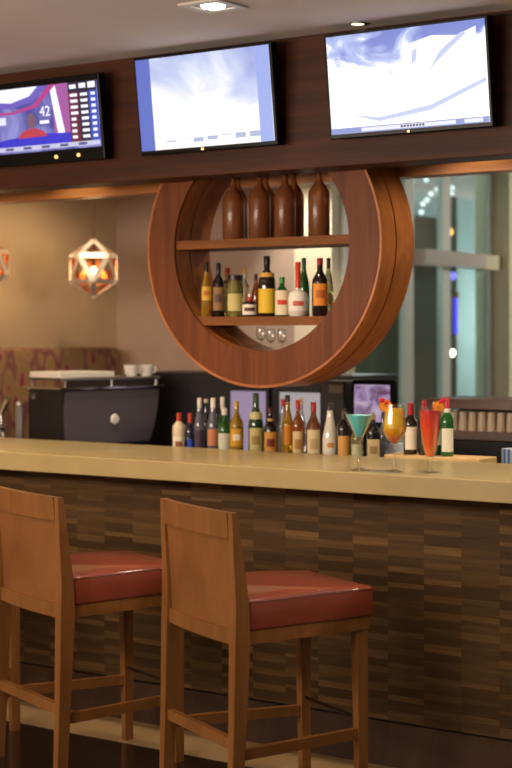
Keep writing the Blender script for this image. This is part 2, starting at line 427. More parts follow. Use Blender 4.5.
# middle television: pale picture with a blue band at its left
tvm, W, Hh, scr = make_tv(((134, 60), (270.5, 41), (278, 143), (140, 157)), 'middle of the three televisions, showing a white hazy picture with blue left band',
    noise_screen('screen_haze', ((.32, (150, 164, 222)), (.46, (196, 206, 240)), (.58, (250, 252, 255)), (.7, (255, 255, 255))), (2.2, 1, 3), 1.05, .5, ((2, -1.0, .12), (0, -.15, 0))))
quad(scr, -W / 2 + .012, -Hh / 2 + .018, -W / 2 + .085, Hh / 2 - .012, emitter('screen_blue_band', (92, 112, 200), 1.0))
quad(scr, W / 2 - .075, -Hh / 2 + .018, W / 2 - .012, Hh / 2 - .012, emitter('screen_pale_band', (150, 170, 235), 1.0))
for i in range(7):
    x = -.2 + i * .07; quad(scr, x, -.155 + .01 * math.sin(i * 2), x + .05, -.150 + .016 * abs(math.sin(i * 3)), emitter('screen_grey_detail', (170, 185, 215), 1.0), -.0046)
MB().tube((-.02, -.002, -Hh / 2 + .009), (-.02, -.006, -Hh / 2 + .009), .006).build('status_light', emitter('warm_led', (255, 200, 120), 2), tvm)
# right television: blue sky over white ice
tvr, W, Hh, scr = make_tv(((325, 34), (489, 17), (492, 128), (328.5, 138)), 'rightmost television, showing blue sky above a white ragged landscape',
    noise_screen('screen_ice', ((.30, (90, 115, 200)), (.42, (165, 185, 235)), (.50, (255, 255, 255)), (.8, (255, 255, 255))), (4.5, 1, 7), 1.05, 1.2, ((2, -1.35, .10),)))
M_ICE = emitter('screen_ice_white', (248, 250, 255), 1.02); M_ICEB = emitter('screen_ice_shade', (190, 203, 240), .95)
flat(scr, [(.00, .04), (.03, .13), (.12, .15), (.22, .14), (.30, .165), (.29, .02), (.2, -.04), (.1, .0)], M_ICE)
flat(scr, [(.10, .02), (.13, .05), (.26, .145), (.24, .15), (.15, .09)], M_ICEB, -.0047)
flat(scr, [(.03, .05), (.05, .07), (.055, .11), (.035, .10)], M_ICEB, -.0047)
flat(scr, [(-.25, -.11), (-.12, -.13), (.1, -.10), (.33, -.02), (.33, -.035), (.1, -.12), (-.12, -.145)], M_ICEB, -.0047)
quad(scr, -W / 2 + .012, -Hh / 2 + .018, W / 2 - .012, -Hh / 2 + .040, emitter('screen_strip_blue', (120, 140, 205), 1.0), -.005)
quad(scr, -.20, -Hh / 2 + .022, .20, -Hh / 2 + .036, emitter('screen_caption_white', (225, 230, 245), 1.0), -.0057)
for i in range(8): quad(scr, -.03 + i * .013, -Hh / 2 + .025, -.021 + i * .013, -Hh / 2 + .034, emitter('screen_caption_dark', (50, 60, 110), .6), -.0064)
quad(scr, .235, -Hh / 2 + .022, .31, -Hh / 2 + .036, emitter('screen_caption_white', (225, 230, 245), 1.0), -.0057)
MB().tube((0, -.002, -Hh / 2 + .009), (0, -.006, -Hh / 2 + .009), .005).build('status_light', emitter('warm_led', (255, 200, 120), 2), tvr)
# left television: sports programme with a table of numbers
pt = at(100, 72, y=.225); pb = at(103, 158, y=.225)
tvl, W, Hh, scr = make_tv(((-22, 88.5), (100, 72), (103, 158), (-17, 169)), 'leftmost television, black framed, showing a sports programme with a score table',
    noise_screen('screen_sport', ((.2, (40, 40, 110)), (.45, (84, 84, 165)), (.65, (150, 148, 215))), (5, 1, 5), 1.0, 1.0), bez=(.03, .012, .028, .055))
sx0, sx1, sz0, sz1 = -W / 2 + .03, W / 2 - .012, -Hh / 2 + .055, Hh / 2 - .028
kx = (sx1 - sx0); kz = (sz1 - sz0)
S = lambda u, v: (sx0 + u * kx, sz0 + v * kz)
def Q(u0, v0, u1, v1, mat, y=-.004):
    a, b = S(u0, v0), S(u1, v1); return quad(scr, a[0], a[1], b[0], b[1], mat, y)
flat(scr, [S(*p) for p in ((.0, .72), (.25, .70), (.45, .78), (.60, 1.0), (0, 1.0))], emitter('screen_violet', (112, 96, 196), 1.0))
flat(scr, [S(*p) for p in ((.1, .82), (.25, .78), (.42, .86), (.50, 1.0), (.05, 1.0))], emitter('screen_glow_white', (240, 240, 255), 1.2), -.0046)
flat(scr, [S(*p) for p in ((.0, .66), (.25, .64), (.45, .72), (.60, 1.0), (.66, 1.0), (.48, .68), (.25, .60), (.0, .62))], emitter('screen_magenta', (190, 62, 140), 1.0), -.0052)
Q(.62, .25, .76, 1.0, emitter('screen_pink', (170, 90, 165), 1.0))
flat(scr, [S(*p) for p in ((.60, 1.0), (.65, 1.0), (.71, .25), (.65, .25))], emitter('screen_glow_white', (240, 240, 255), 1.2), -.0046)
flat(scr, [S(*p) for p in ((.0, .10), (.76, .10), (.76, .25), (.5, .27), (.2, .22), (.0, .16))], emitter('screen_deep_blue', (52, 52, 205), 1.0), -.0056)
flat(scr, [S(*p) for p in ((.30, .22), (.34, .32), (.40, .36), (.46, .36), (.52, .32), (.56, .23))], emitter('screen_red_shirt', (196, 60, 80), 1.0), -.006)
flat(scr, [S(.43 + .042 * math.cos(a * PI / 8), .48 + .12 * math.sin(a * PI / 8)) for a in range(16)], emitter('screen_face', (128, 96, 118), .9), -.0064)
flat(scr, [S(*p) for p in ((.0, .45), (.20, .45), (.20, .57), (.0, .57))], emitter('screen_caption_soft', (225, 225, 250), 1.1), -.006)
Q(.0, .03, 1, .10, emitter('screen_ticker', (205, 205, 235), 1.0), -.006)
for i in range(5): Q(.18 + i * .16, .045, .25 + i * .16, .085, emitter('screen_ticker_dark', (90, 90, 150), .8), -.0067)
Q(.76, .10, 1, 1.0, emitter('screen_table_navy', (24, 22, 60), .8), -.0046)
Q(.76, .10, .845, .85, emitter('screen_table_red', (110, 26, 60), .8), -.0052)
Q(.93, .10, 1, .85, emitter('screen_table_blue', (50, 80, 200), .9), -.0052)
M_TW = emitter('screen_table_white', (240, 240, 255), 1.2)
for i in range(8):
    v = .78 - i * .09
    Q(.775, v, .835 if i < 4 else .815, v + .045, M_TW, -.006); Q(.862, v, .92, v + .045, M_TW, -.006); Q(.95, v, .985, v + .045, M_TW, -.006)
Q(.775, .90, .83, .96, M_TW, -.006); Q(.855, .90, .91, .97, M_TW, -.006); Q(.93, .89, .99, .98, M_TW, -.006)
def text_mesh(txt, size, parent, loc, mat, name):
    cu = bpy.data.curves.new(name, 'FONT'); cu.body = txt; cu.size = size; cu.extrude = .0004; cu.align_x = 'CENTER'; cu.align_y = 'CENTER'
    t = bpy.data.objects.new(name, cu); C.objects.link(t)
    dg = bpy.context.evaluated_depsgraph_get(); me = bpy.data.meshes.new_from_object(t.evaluated_get(dg))
    bpy.data.objects.remove(t); me.materials.clear(); me.materials.append(mat)
    o = bpy.data.objects.new(name, me); C.objects.link(o); o.parent = parent; o.location = loc; o.rotation_euler = (PI / 2, 0, 0); return o
a = S(.552, .60); text_mesh('42', .062, scr, (a[0], -.007, a[1]), M_TW, 'screen_number')
Q(.50, .42, .58, .47, M_TW, -.006)
for k, u in ((0, .62), (1, .80)):
    x = -W / 2 + u * W; MB().sphere((x, -.004, -Hh / 2 + .026), .008, 12).build('indicator_lamp', emitter('warm_led', (255, 200, 120), 2), tvl)

# ------------------------------------------------------------------ ceiling downlight in view
p = at(213, 5, y=-.5)
tt = (CEIL - H) * FPX / 327; u = (213 - 256) / FPX
dlx, dly = CAMX + (-SN + CS * u) * tt, CAMY + (CS + SN * u) * tt
dl = thing('downlight', 'square recessed ceiling downlight with bright lamp above the televisions', 'ceiling light', (dlx, dly, CEIL))
fr = MB()
for x0, y0, x1, y1 in ((-.09, -.09, .09, -.06), (-.09, .06, .09, .09), (-.09, -.06, -.06, .06), (.06, -.06, .09, .06)): fr.box((x0, y0, -.008), (x1, y1, 0))
fr.build('trim_frame', plain('downlight_trim', (190, 180, 170), .4), dl)
MB().box((-.06, -.06, -.003), (.06, .06, 0)).build('housing', M_DARKSTEEL, dl)
MB().lathe([(0, -.010), (.04, -.010), (.045, -.003), (0, -.003)]).build('lamp', emitter('lamp_white', (255, 240, 215), 9), dl, True)
# small recessed ceiling spots near the bulkhead
for px, py, w in ((377, 29, 'above the rightmost television'),):
    tt = (CEIL - H) * FPX / (332 - py); u = (px - 256) / FPX
    x, y = CAMX + (-SN + CS * u) * tt, min(.2, CAMY + (CS + SN * u) * tt)
    s_ = thing('ceiling_spot', 'small round recessed ceiling spot ' + w, 'ceiling light', (x, y, CEIL))
    MB().lathe([(.026, 0), (.032, 0), (.032, -.005), (.026, -.005), (.026, 0)]).build('rim', M_STEEL, s_, True)
    MB().lathe([(0, -.003), (.026, -.003), (.026, 0), (0, 0)]).build('lamp', emitter('lamp_dim', (255, 225, 180), 2.5), s_, True)

# ------------------------------------------------------------------ bar stools
def make_stool():
    """Local: origin on the floor at the middle of the rear legs, +y is forward, x across."""
    root = thing('bar_stool', '', 'bar stool')
    WR, WF, D, SH, TOP = .55, .42, .50, .716, 1.02
    LR = .042
    xr, xf = WR / 2 - LR / 2, WF / 2 - .02
    for sg in (-1, 1):
        m = MB()     # rear leg runs up into the back post, splayed and swept
        st = [(-.030, 0, .034, .038), (-.018, .33, .040, .046), (-.010, .60, .046, .054), (-.010, .72, .042, .048), (-.035, TOP, .026, .022)]
        for (y0, z0, w0, d0), (y1, z1, w1, d1) in zip(st, st[1:]):
            m.bar((sg * xr, y0, z0), (sg * xr, y1, z1), w0, d0, w1, d1)
        bmesh.ops.remove_doubles(m.bm, verts=m.bm.verts, dist=1e-5)
        m.build('leg', M_STOOL, root)
    for sg in (-1, 1):
        MB().bar((sg * xf, D - .006, 0), (sg * xf, D - .014, .60), .032, .034, .042, .042).build('leg', M_STOOL, root)
    # backrest: curved framed board with sunk panel
    def back_surface(x, z):
        k = max(0, (z - .64) / (TOP - .64)); y = -.012 - .024 * k ** 1.3
        return y - .018 * (1 - (x / (WR / 2)) ** 2)
    def slab(x0, x1, z0, z1, y_off, th, nx=10, nz=5):
        m = MB(); G = {}
        for i in range(nx + 1):
            for j in range(nz + 1):
                x = x0 + (x1 - x0) * i / nx; z = z0 + (z1 - z0) * j / nz; y = back_surface(x, z) + y_off
                G[i, j, 0] = m.bm.verts.new((x, y, z)); G[i, j, 1] = m.bm.verts.new((x, y + th, z))
        for i in range(nx):
            for j in range(nz):
                for k in (0, 1): m.bm.faces.new((G[i, j, k], G[i + 1, j, k], G[i + 1, j + 1, k], G[i, j + 1, k]))
        for i in range(nx):
            for j in (0, nz): m.bm.faces.new((G[i, j, 0], G[i + 1, j, 0], G[i + 1, j, 1], G[i, j, 1]))
        for j in range(nz):
            for i in (0, nx): m.bm.faces.new((G[i, j, 0], G[i, j + 1, 0], G[i, j + 1, 1], G[i, j, 1]))
        return m
    hw = WR / 2 - LR + .006
    slab(-hw, hw, .935, TOP, -.011, .024).build('top_rail', M_STOOL, root, True)
    slab(-hw, hw, .592, .640, -.011, .026).build('bottom_rail', M_STOOL, root, True)
    slab(-hw, hw, .638, .937, .0, .010).build('back_panel', M_STOOLP, root, True)
    # seat frame and cushion (tapering to the front)
    def trap(y0, y1, w0, w1, z0, z1, m): 
        f = lambda z: [Vector((-w0 / 2, y0, z)), Vector((w0 / 2, y0, z)), Vector((w1 / 2, y1, z)), Vector((-w1 / 2, y1, z))]
        return m.prism(f(z0), f(z1))
    trap(.0, D + .012, WR - .02, WF + .004, .592, .635, MB()).build('seat_frame', M_STOOL, root)
    m = trap(.016, D + .026, WR - .012, WF + .016, .635, .736, MB())
    o = m.build('seat_cushion', M_LEATHER, root)
    me = o.data; bm = bmesh.new(); bm.from_mesh(me)
    bmesh.ops.bevel(bm, geom=[e for e in bm.edges], offset=.010, segments=3, affect='EDGES', profile=.5)
    bmesh.ops.subdivide_edges(bm, edges=[e for e in bm.edges if e.calc_length() > .1], cuts=7, use_grid_fill=True)
    for v in bm.verts:
        if v.co.z > .715:
            kx_ = 1 - min(1, abs(v.co.x) / (WR / 2)) ** 2; ky = 1 - min(1, abs(v.co.y - D / 2) / (D / 2)) ** 2
            v.co.z += .028 * kx_ * ky
    bm.to_mesh(me); bm.free(); me.polygons.foreach_set('use_smooth', [True] * len(me.polygons)); me.set_sharp_from_angle(angle=math.radians(55))
    # seam piping round the cushion's upper edge
    pp = MB()
    cs_ = [(-WR / 2 + .008, .020), (WR / 2 - .008, .020), (WF / 2 + .007, D + .024), (-WF / 2 - .007, D + .024)]
    for (x0, y0), (x1, y1) in zip(cs_, cs_[1:] + cs_[:1]): pp.tube((x0, y0, .728), (x1, y1, .728), .0022, 8)
    pp.build('piping', plain('dark_piping', (84, 30, 24), .4), o)
    # foot rails
    for sg in (-1, 1): MB().beam((sg * xr, -.02, .238), (sg * xf, D - .012, .238), .022, .036).build('foot_rail', M_STOOL, root)
    MB().beam((-xr, -.020, .27), (xr, -.020, .27), .024, .036).build('foot_rail', M_STOOL, root)
    fb = MB().tube((-xf, D - .012, .285), (xf, D - .012, .285), .006, 12)
    fo = fb.build('foot_bar', M_DARKSTEEL, root, True); fo['label'] = 'thin steel foot bar'
    return root
STOOL = make_stool()
ST = [(.255, -.656, 63.6, 'red leather bar stool with tapered wooden back, nearest one, right of the other stools'),
      (-.541, -.634, 69.0, 'red leather bar stool left of the nearest one, its back cut by the picture edge'),
      (-1.365, -.640, 69.0, 'wooden bar stool at the far left, hidden but for a leg behind the second stool')]
for i, (x, y, a, lb) in enumerate(ST):
    o = STOOL if i == 0 else copy_tree(STOOL)
    o.location = (x, y, 0); o.rotation_euler.z = math.radians(a - 90); o['label'] = lb; o['group'] = 'bar stools along the counter'

# ------------------------------------------------------------------ bottles
VIEW = -PI / 2 + TH      # direction from the bar towards the photographer
def glass_mat(kind):
    T = {'clear': ((240, 242, 236), .9), 'amber': ((170, 92, 26), .55), 'yellow': ((216, 168, 52), .7), 'dark': ((34, 22, 18), .1), 'green': ((40, 112, 44), .45),
         'dkgreen': ((34, 66, 34), .25), 'white': ((228, 222, 208), 0), 'brown': ((150, 92, 54), .55), 'palegreen': ((190, 205, 150), .8), 'olive': ((170, 160, 90), .7),
         'grey': ((150, 150, 160), .7), 'cream': ((225, 205, 170), 0), 'black': ((16, 14, 16), 0), 'navy': ((26, 30, 52), .1)}
    c, t = T[kind]; return plain('bottle_' + kind, c, .22 if kind == 'brown' else .05, trans=t, coat=.1 if kind == 'brown' else 1, ior=1.3)
def pmat(c, rough=.5): return plain('paint_%d_%d_%d' % c, c, rough)
SHAPES = {   # body-neck outline: (radius share, height share)
    'round': ((0, 0), (.92, 0), (1, .02), (1, .55), (.93, .63), (.62, .71), (.36, .78), (.34, .97), (0, .97)),
    'slim': ((0, 0), (.92, 0), (1, .02), (1, .50), (.92, .58), (.60, .70), (.40, .80), (.36, .97), (0, .97)),
    'wine': ((0, 0), (.92, 0), (1, .02), (1, .58), (.90, .66), (.55, .73), (.42, .78), (.40, .98), (0, .98)),
    'hock': ((0, 0), (.92, 0), (1, .02), (1, .42), (.80, .56), (.50, .74), (.40, .84), (.38, .98), (0, .98)),
    'squat': ((0, 0), (.94, 0), (1, .03), (1, .62), (.95, .70), (.50, .78), (.34, .82), (.34, .97), (0, .97)),
    'jar': ((0, 0), (.94, 0), (1, .03), (1, .72), (.9, .80), (.80, .84), (.80, .95), (0, .95)),
    'growler': ((0, 0), (.95, 0), (1, .02), (1, .58), (.96, .66), (.70, .74), (.34, .82), (.24, .90), (.24, .985), (0, .985)),
    'globe': ((0, 0), (.80, 0), (.92, .02), (1, .12), (1, .34), (.92, .42), (.60, .47), (.26, .50), (.24, .97), (0, .97)),
}
def bottle(label, loc, h, r, shape, kind, cap=(20, 18, 18), lab=None, z=(.1, .45), neck=None, mark=None, cap_h=.10, group='bottles', capr=None, wide=.95, mark_z=None):
    root = thing('bottle', label, 'bottle', loc, VIEW, group)     # local +x looks at the photographer
    prof = [(a * r, b * h) for a, b in SHAPES[shape]]
    MB().lathe(prof, 20).build('glass_body', glass_mat(kind), root, True)
    nr = SHAPES[shape][-2][0] * r
    if cap: MB().lathe([(nr * 1.02, h * (1 - cap_h)), (nr * 1.12, h * (1 - cap_h)), (nr * 1.12, h * .99), (nr * .95, h), (0, h)], 16).build('cap', pmat(cap, .35), root, True)
    if lab:
        lo = MB().arc(r * 1.004, h * z[0], h * z[1], -wide, wide).build('label', pmat(lab, .6), root, True)
        if mark:
            mz = mark_z or (z[0] + (z[1] - z[0]) * .35, z[0] + (z[1] - z[0]) * .7)
            MB().arc(r * 1.004 + .0013, h * mz[0], h * mz[1], -wide * .55, wide * .55, .0008).build('label_mark', pmat(mark, .6), lo, True)
    if neck:
        c, z0, z1, f = neck; MB().arc(r * f, h * z0, h * z1, -1.6, 1.6).build('neck_label', pmat(c, .5), root, True)
    return root
def place(px, ytop, base_z, y, wpx):
    p = at(px, 332, y=y); t = (y - CAMY) / (CS + SN * (px - 256) / FPX)
    ztop = H - (ytop - 332) * t / FPX
    return Vector((p.x, p.y, base_z)), ztop - base_z, wpx * t / FPX / 2 * 1.02
def B(px, ytop, w, y, base, label, shape, kind, **k):
    loc, h, r = place(px, ytop, base, y, w)
    return bottle(label, loc, h, r, shape, kind, **k)
# --- liquor row on the work counter behind the bar top
WZ = 1.04; G1 = 'liquor bottles in the row behind the bar top'
def R(px, yt, w, label, shape, kind, row=0, **k): return B(px, yt, w, .785 + row * .115, WZ, label, shape, kind, group=G1, **k)
R(179, 413, 13, 'cream white bottle with red cap at the left end of the bar row', 'squat', 'cream', cap=(186, 62, 36), cap_h=.26, lab=(236, 222, 196), mark=(150, 90, 60))
R(190, 413, 11.5, 'dark navy bottle with red cap, second from the left end', 'round', 'navy', cap=(180, 58, 36), cap_h=.24, lab=(40, 70, 190), z=(.08, .4), wide=.4)  # the narrow blue patch is a highlight painted on as a label
R(199.5, 398, 10.5, 'clear bottle with white cap beside the navy red-capped bottle', 'slim', 'grey', cap=(232, 222, 205), cap_h=.17, lab=(60, 44, 60), z=(.1, .45))
R(206, 399, 10, 'black bottle with pale top peeking between two white-capped clear bottles', 'slim', 'black', 1, cap=(206, 190, 160), cap_h=.07)
R(213, 398, 12, 'clear bottle with white cap and orange label', 'slim', 'grey', cap=(236, 226, 210), cap_h=.17, lab=(196, 122, 80), z=(.2, .48))
R(222.5, 397, 10.5, 'white-capped dark bottle behind the green one with white label', 'slim', 'dkgreen', 1, cap=(236, 228, 214), cap_h=.2)
R(224.5, 408, 14, 'green bottle with white cap and big white label, left of the golden bottle', 'round', 'green', cap=(232, 226, 212), cap_h=.14, lab=(206, 204, 180), z=(.08, .50))
R(236.5, 401, 14, 'golden yellow bottle with ornate gold neck', 'round', 'yellow', cap=(206, 164, 66), cap_h=.10, lab=(214, 160, 40), z=(.22, .52), mark=(240, 226, 190))
R(256, 393, 15, 'tall green bottle with pale neck label, tallest of the bar row', 'slim', 'dkgreen', cap=(34, 74, 34), cap_h=.16, lab=(196, 182, 116), z=(.10, .48), mark=(160, 130, 70), neck=((206, 196, 140), .60, .72, .80))
R(270.5, 408, 14, 'dark bottle with slanted orange and yellow label and dark red cap', 'round', 'dark', cap=(84, 26, 20), cap_h=.12, lab=(206, 142, 62), z=(.12, .55), mark=(120, 40, 24), neck=((200, 160, 90), .72, .80, .42))
R(283, 399, 11, 'red-capped clear bottle half hidden behind the black-capped amber one', 'slim', 'clear', 1, cap=(190, 40, 36), cap_h=.12, lab=(222, 210, 190))
R(287.5, 395, 12.5, 'amber and clear bottle with black cap, right of the orange-label bottle', 'slim', 'yellow', cap=(22, 20, 20), cap_h=.10, lab=(206, 130, 30), z=(.26, .55), wide=.5)
R(298, 400, 12, 'bottle with red cap and cream label, left of its lookalike', 'round', 'amber', cap=(196, 30, 30), cap_h=.15, lab=(222, 196, 140), z=(.06, .50), mark=(180, 130, 70))
R(301, 398, 10, 'white-topped bottle behind the two red-capped cream-label bottles', 'slim', 'clear', 1, cap=(226, 196, 160), cap_h=.10)
R(313.5, 402, 14.5, 'amber bottle with red cap and tall cream label, left of the white bottle', 'round', 'brown', cap=(176, 30, 34), cap_h=.17, lab=(226, 208, 160), z=(.06, .55), mark=(196, 170, 120))
R(330, 403, 15, 'opaque white bottle with dark cap and small orange emblem', 'hock', 'white', cap=(58, 44, 38), cap_h=.12, lab=(230, 224, 208), z=(.2, .42), mark=(212, 140, 50), wide=.7)
R(343.5, 409, 13, 'dark bottle with orange label right of the white bottle', 'squat', 'dark', cap=(60, 44, 34), cap_h=.18, lab=(222, 164, 84), z=(.08, .52))
R(357, 418, 13, 'pale clear bottle seen behind the blue cocktail glass', 'round', 'olive', cap=(60, 50, 40), cap_h=.16, lab=(190, 190, 150), z=(.1, .45))
R(373, 414, 14, 'squat dark bottle with beige label between blue and yellow cocktails', 'squat', 'black', cap=(150, 120, 80), cap_h=.10, lab=(196, 176, 128), z=(.1, .52), mark=(150, 124, 76))
R(383.5, 412, 11, 'grey clear bottle just left of the yellow cocktail', 'slim', 'grey', 1, cap=(40, 34, 34), cap_h=.1)
# --- wine bottles on a wooden board at the right
p0, p1 = at(384, 0, y=.70), at(480, 0, y=.70)
board = tag(MB().box((0, 0, 0), (p1.x - p0.x, .15, .06), .004).build('serving_board', plain('pale_board', (206, 170, 116), .45, var=.06), None, loc=(p0.x, .70, WZ)), 'pale wooden board under the wine bottles behind the bar top', 'board')
G2 = 'wine bottles on the pale board'; BZ = WZ + .06
def Wn(px, yt, w, label, kind, dy=0, **k): return B(px, yt, w * .94, .76 + dy * .2, BZ, label, 'wine', kind, group=G2, **k)
Wn(410.5, 403, 14.5, 'dark wine bottle with red capsule and white label, between yellow and red cocktails', 'dark', cap=(170, 34, 42), cap_h=.26, lab=(226, 216, 194), z=(.10, .54))
Wn(424, 400.5, 12, 'dark red-capsuled wine bottle behind the left edge of the red cocktail', 'dark', .05, cap=(168, 34, 44), cap_h=.24)
Wn(435.5, 402, 13, 'green wine bottle with pale cap behind the red cocktail', 'dkgreen', .055, cap=(214, 186, 130), cap_h=.10, lab=(216, 210, 186), z=(.2, .5))
Wn(447, 398, 14, 'green wine bottle with white label, rightmost beside the red cocktail', 'green', cap=(178, 40, 50), cap_h=.18, lab=(226, 222, 204), z=(.08, .48), neck=((226, 222, 206), .66, .82, .44))
# --- bottles in the ring
G3 = 'liquor bottles on the lower ring shelf'
def Rg(px, yt, w, label, shape, kind, row=0, **k): return B(px, yt, w, (.548 if px < 210 else .585) + row * .09, S2, label, shape, kind, group=G3, **k)
Rg(206.5, 262, 10.5,  'yellow liqueur bottle with black cap at the left end of ring shelf', 'slim', 'yellow', cap=(30, 22, 18), cap_h=.18, lab=(222, 176, 60), z=(.3, .55), mark=(190, 110, 30))
Rg(218.5, 263, 12.5, 'dark bottle with tan label, second from left in the ring', 'round', 'dark', cap=(28, 24, 24), cap_h=.2, lab=(150, 112, 66), z=(.12, .55), mark=(90, 70, 60))
Rg(227.5, 268, 13, 'clear bottle with red cap behind the squat jar in the ring', 'round', 'olive', 1, cap=(168, 36, 28), cap_h=.16, lab=(200, 180, 120))
Rg(235, 275, 16.5, 'squat clear jar with wide black lid in the ring', 'jar', 'olive', cap=(40, 36, 30), cap_h=.13, lab=(206, 190, 120), z=(.14, .55))
Rg(244.5, 268, 11, 'clear bottle with golden cap in the ring, behind the small white-label bottle', 'round', 'clear', 1, cap=(176, 124, 36), cap_h=.12)
Rg(256, 274, 9, 'amber brown bottle left of the big yellow-label bottle', 'slim', 'amber', 1, cap=(60, 34, 22), cap_h=.14)
Rg(249.5, 297, 14, 'small dark bottle with white label and red top, shortest in the ring', 'squat', 'dark', cap=(196, 40, 32), cap_h=.28, lab=(236, 226, 206), z=(.10, .62), mark=(90, 50, 40), wide=1.3)
Rg(267, 256, 17, 'tall dark amber bottle with large yellow label, tallest in the ring', 'round', 'dark', cap=(36, 28, 22), cap_h=.14, lab=(226, 186, 44), z=(.06, .46), neck=((206, 160, 60), .60, .72, .82), wide=1.25)
Rg(282, 277, 14, 'green bottle with white label crossed by a red band', 'round', 'green', cap=(40, 128, 50), cap_h=.16, lab=(226, 210, 176), z=(.04, .66), mark=(206, 64, 40), mark_z=(.30, .42), wide=1.2)
Rg(298, 262, 20, 'white globe bottle with long orange-red neck and red round emblem', 'globe', 'white', cap=(206, 66, 34), cap_h=.48, lab=(232, 224, 210), z=(.1, .36), mark=(196, 96, 70))
Rg(304, 258, 11, 'slim bright green bottle behind the white globe bottle', 'slim', 'green', 1, cap=(30, 60, 28), cap_h=.10)
Rg(320, 258, 16, 'dark bottle with arched orange label and red cap in the ring', 'round', 'dark', cap=(150, 34, 28), cap_h=.12, lab=(222, 140, 40), z=(.18, .56), mark=(180, 90, 24))
Rg(328.5, 258, 10, 'pale green clear bottle with dark top at the right end of ring shelf', 'slim', 'palegreen', 1, cap=(34, 34, 30), cap_h=.18, lab=(220, 214, 140), z=(.2, .4))
# --- brown growlers on the upper shelf
G4 = 'brown growlers on the upper ring shelf'
for i, (px, yt, row, lb) in enumerate(((233.5, 177, 0, 'leftmost brown growler on the upper ring shelf'), (259.5, 174, 0, 'second brown growler from the left on the upper shelf'),
        (285, 172, 0, 'third brown growler from the left on the upper shelf'), (319, 169, 0, 'rightmost brown growler on the upper ring shelf, standing apart'),
        (238, 177, 1, 'rear brown growler behind the leftmost one'), (266, 174, 1, 'rear brown growler behind the second one'), (294, 172, 1, 'rear brown growler behind the third one'))):
    B(px, yt, 21.5 if row == 0 else 20, .57 + row * .11, S1, lb, 'growler', 'brown', cap=(88, 56, 34), cap_h=.05, group=G4)
# --- small glasses in the bottom of the ring
for i, px in enumerate((261, 271, 282)):
    p = at(px, 340, y=.64); dx = p.x - RC.x
    base = RC.z - math.sqrt((RI + .001) ** 2 - (abs(dx) + .017) ** 2) + .001
    t = tag(MB().lathe([(0, 0), (.016, 0), (.016, .002), (.003, .004), (.003, .03), (.018, .045), (.022, .065), (.018, .095), (.017, .095), (.021, .065), (.017, .046), (0, .034)], 16).build('stem_glass', M_GLASS, None, True, loc=(p.x, p.y, base)),
        ('leftmost', 'middle', 'rightmost')[i] + ' of the three small stem glasses in the ring bottom', 'glass', 'stem glasses in the ring bottom')

# ------------------------------------------------------------------ cocktails on the bar top
def gradient(name, stops, h, trans=.25):
    m, nt, b = new_mat(name); L = nt.links
    tc = nt.nodes.new('ShaderNodeTexCoord'); sp = nt.nodes.new('ShaderNodeSeparateXYZ'); L.new(tc.outputs['Object'], sp.inputs[0])
    d = nt.nodes.new('ShaderNodeMath'); d.operation = 'DIVIDE'; d.inputs[1].default_value = h; L.new(sp.outputs['Z'], d.inputs[0])
    n = nt.nodes.new('ShaderNodeTexNoise'); n.inputs['Scale'].default_value = 30; L.new(tc.outputs['Object'], n.inputs['Vector'])
    mm = nt.nodes.new('ShaderNodeMath'); mm.operation = 'MULTIPLY_ADD'; mm.inputs[1].default_value = .12; L.new(n.outputs['Fac'], mm.inputs[0]); L.new(d.outputs[0], mm.inputs[2])
    r = nt.nodes.new('ShaderNodeValToRGB'); e = r.color_ramp.elements
    e[0].position, e[0].color = stops[0][0], lin(stops[0][1]); e[1].position, e[1].color = stops[-1][0], lin(stops[-1][1])
    for p, c in stops[1:-1]: x = e.new(p); x.color = lin(c)
    L.new(mm.outputs[0], r.inputs['Fac']); L.new(r.outputs['Color'], b.inputs['Base Color'])
    b.inputs['Roughness'].default_value = .2; b.inputs['Transmission Weight'].default_value = 0; b.inputs['Coat Weight'].default_value = .3
    b.inputs['Subsurface Weight'].default_value = .3; b.inputs['Subsurface Radius'].default_value = (.02, .01, .005)
    return m
def cocktail(label, px, py, h, outer, inner, drink, mat):
    t = .51 * FPX / (py - 332); u = (px - 256) / FPX
    loc = (CAMX + (-SN + CS * u) * t, CAMY + (CS + SN * u) * t, 1.09)
    root = thing('cocktail', label, 'cocktail', loc, VIEW, 'cocktails on the bar top')
    MB().lathe(outer + inner[::-1], 32).build('glass', M_GLASS, root, True, auto=60)
    MB().lathe(drink, 32).build('drink', mat, root, True, auto=60)
    return root
def orange_slice(root, c, r, tilt, mat_rind=(222, 110, 20), mat_fl=(246, 168, 44)):
    m = MB().tube((0, -.004, 0), (0, .004, 0), r, 24); s = m.build('orange_slice', pmat(mat_rind, .5), root, loc=c); s.rotation_euler = (0, tilt, PI / 2)
    m = MB()
    for k in range(8):
        a0, a1 = 2 * PI * k / 8 + .07, 2 * PI * (k + 1) / 8 - .07
        for sd in (-1, 1):
            y0, y1 = sd * .004, sd * .0052
            P = [(0.12 * r * math.cos((a0 + a1) / 2), .12 * r * math.sin((a0 + a1) / 2))] + [(.86 * r * math.cos(a), .86 * r * math.sin(a)) for a in (a0, (a0 + a1) / 2, a1)]
            m.prism([Vector((x, y0, z)) for x, z in P], [Vector((x, y1, z)) for x, z in P])
    m.build('flesh', pmat(mat_fl, .35), s)
    return s
# blue martini: cone on a thick stem
T = .0015
o_ = [(0, 0), (.036, 0), (.036, .0025), (.012, .008), (.0065, .016), (.006, .06), (.0075, .095), (.010, .118), (.014, .122), (.056, .212), (.057, .214)]
i_ = [(0, .124), (.013, .1245), (.0555, .214)]
blue = cocktail('turquoise cocktail in a wide martini glass, leftmost of three drinks', 359.5, 470.5, .214, o_, i_, [(0, .1255), (.0125, .126), (.0505, .205), (0, .205)],
    gradient('turquoise_drink', ((.62, (120, 70, 80)), (.68, (50, 180, 190)), (.80, (80, 218, 215)), (1, (120, 232, 225))), .2))
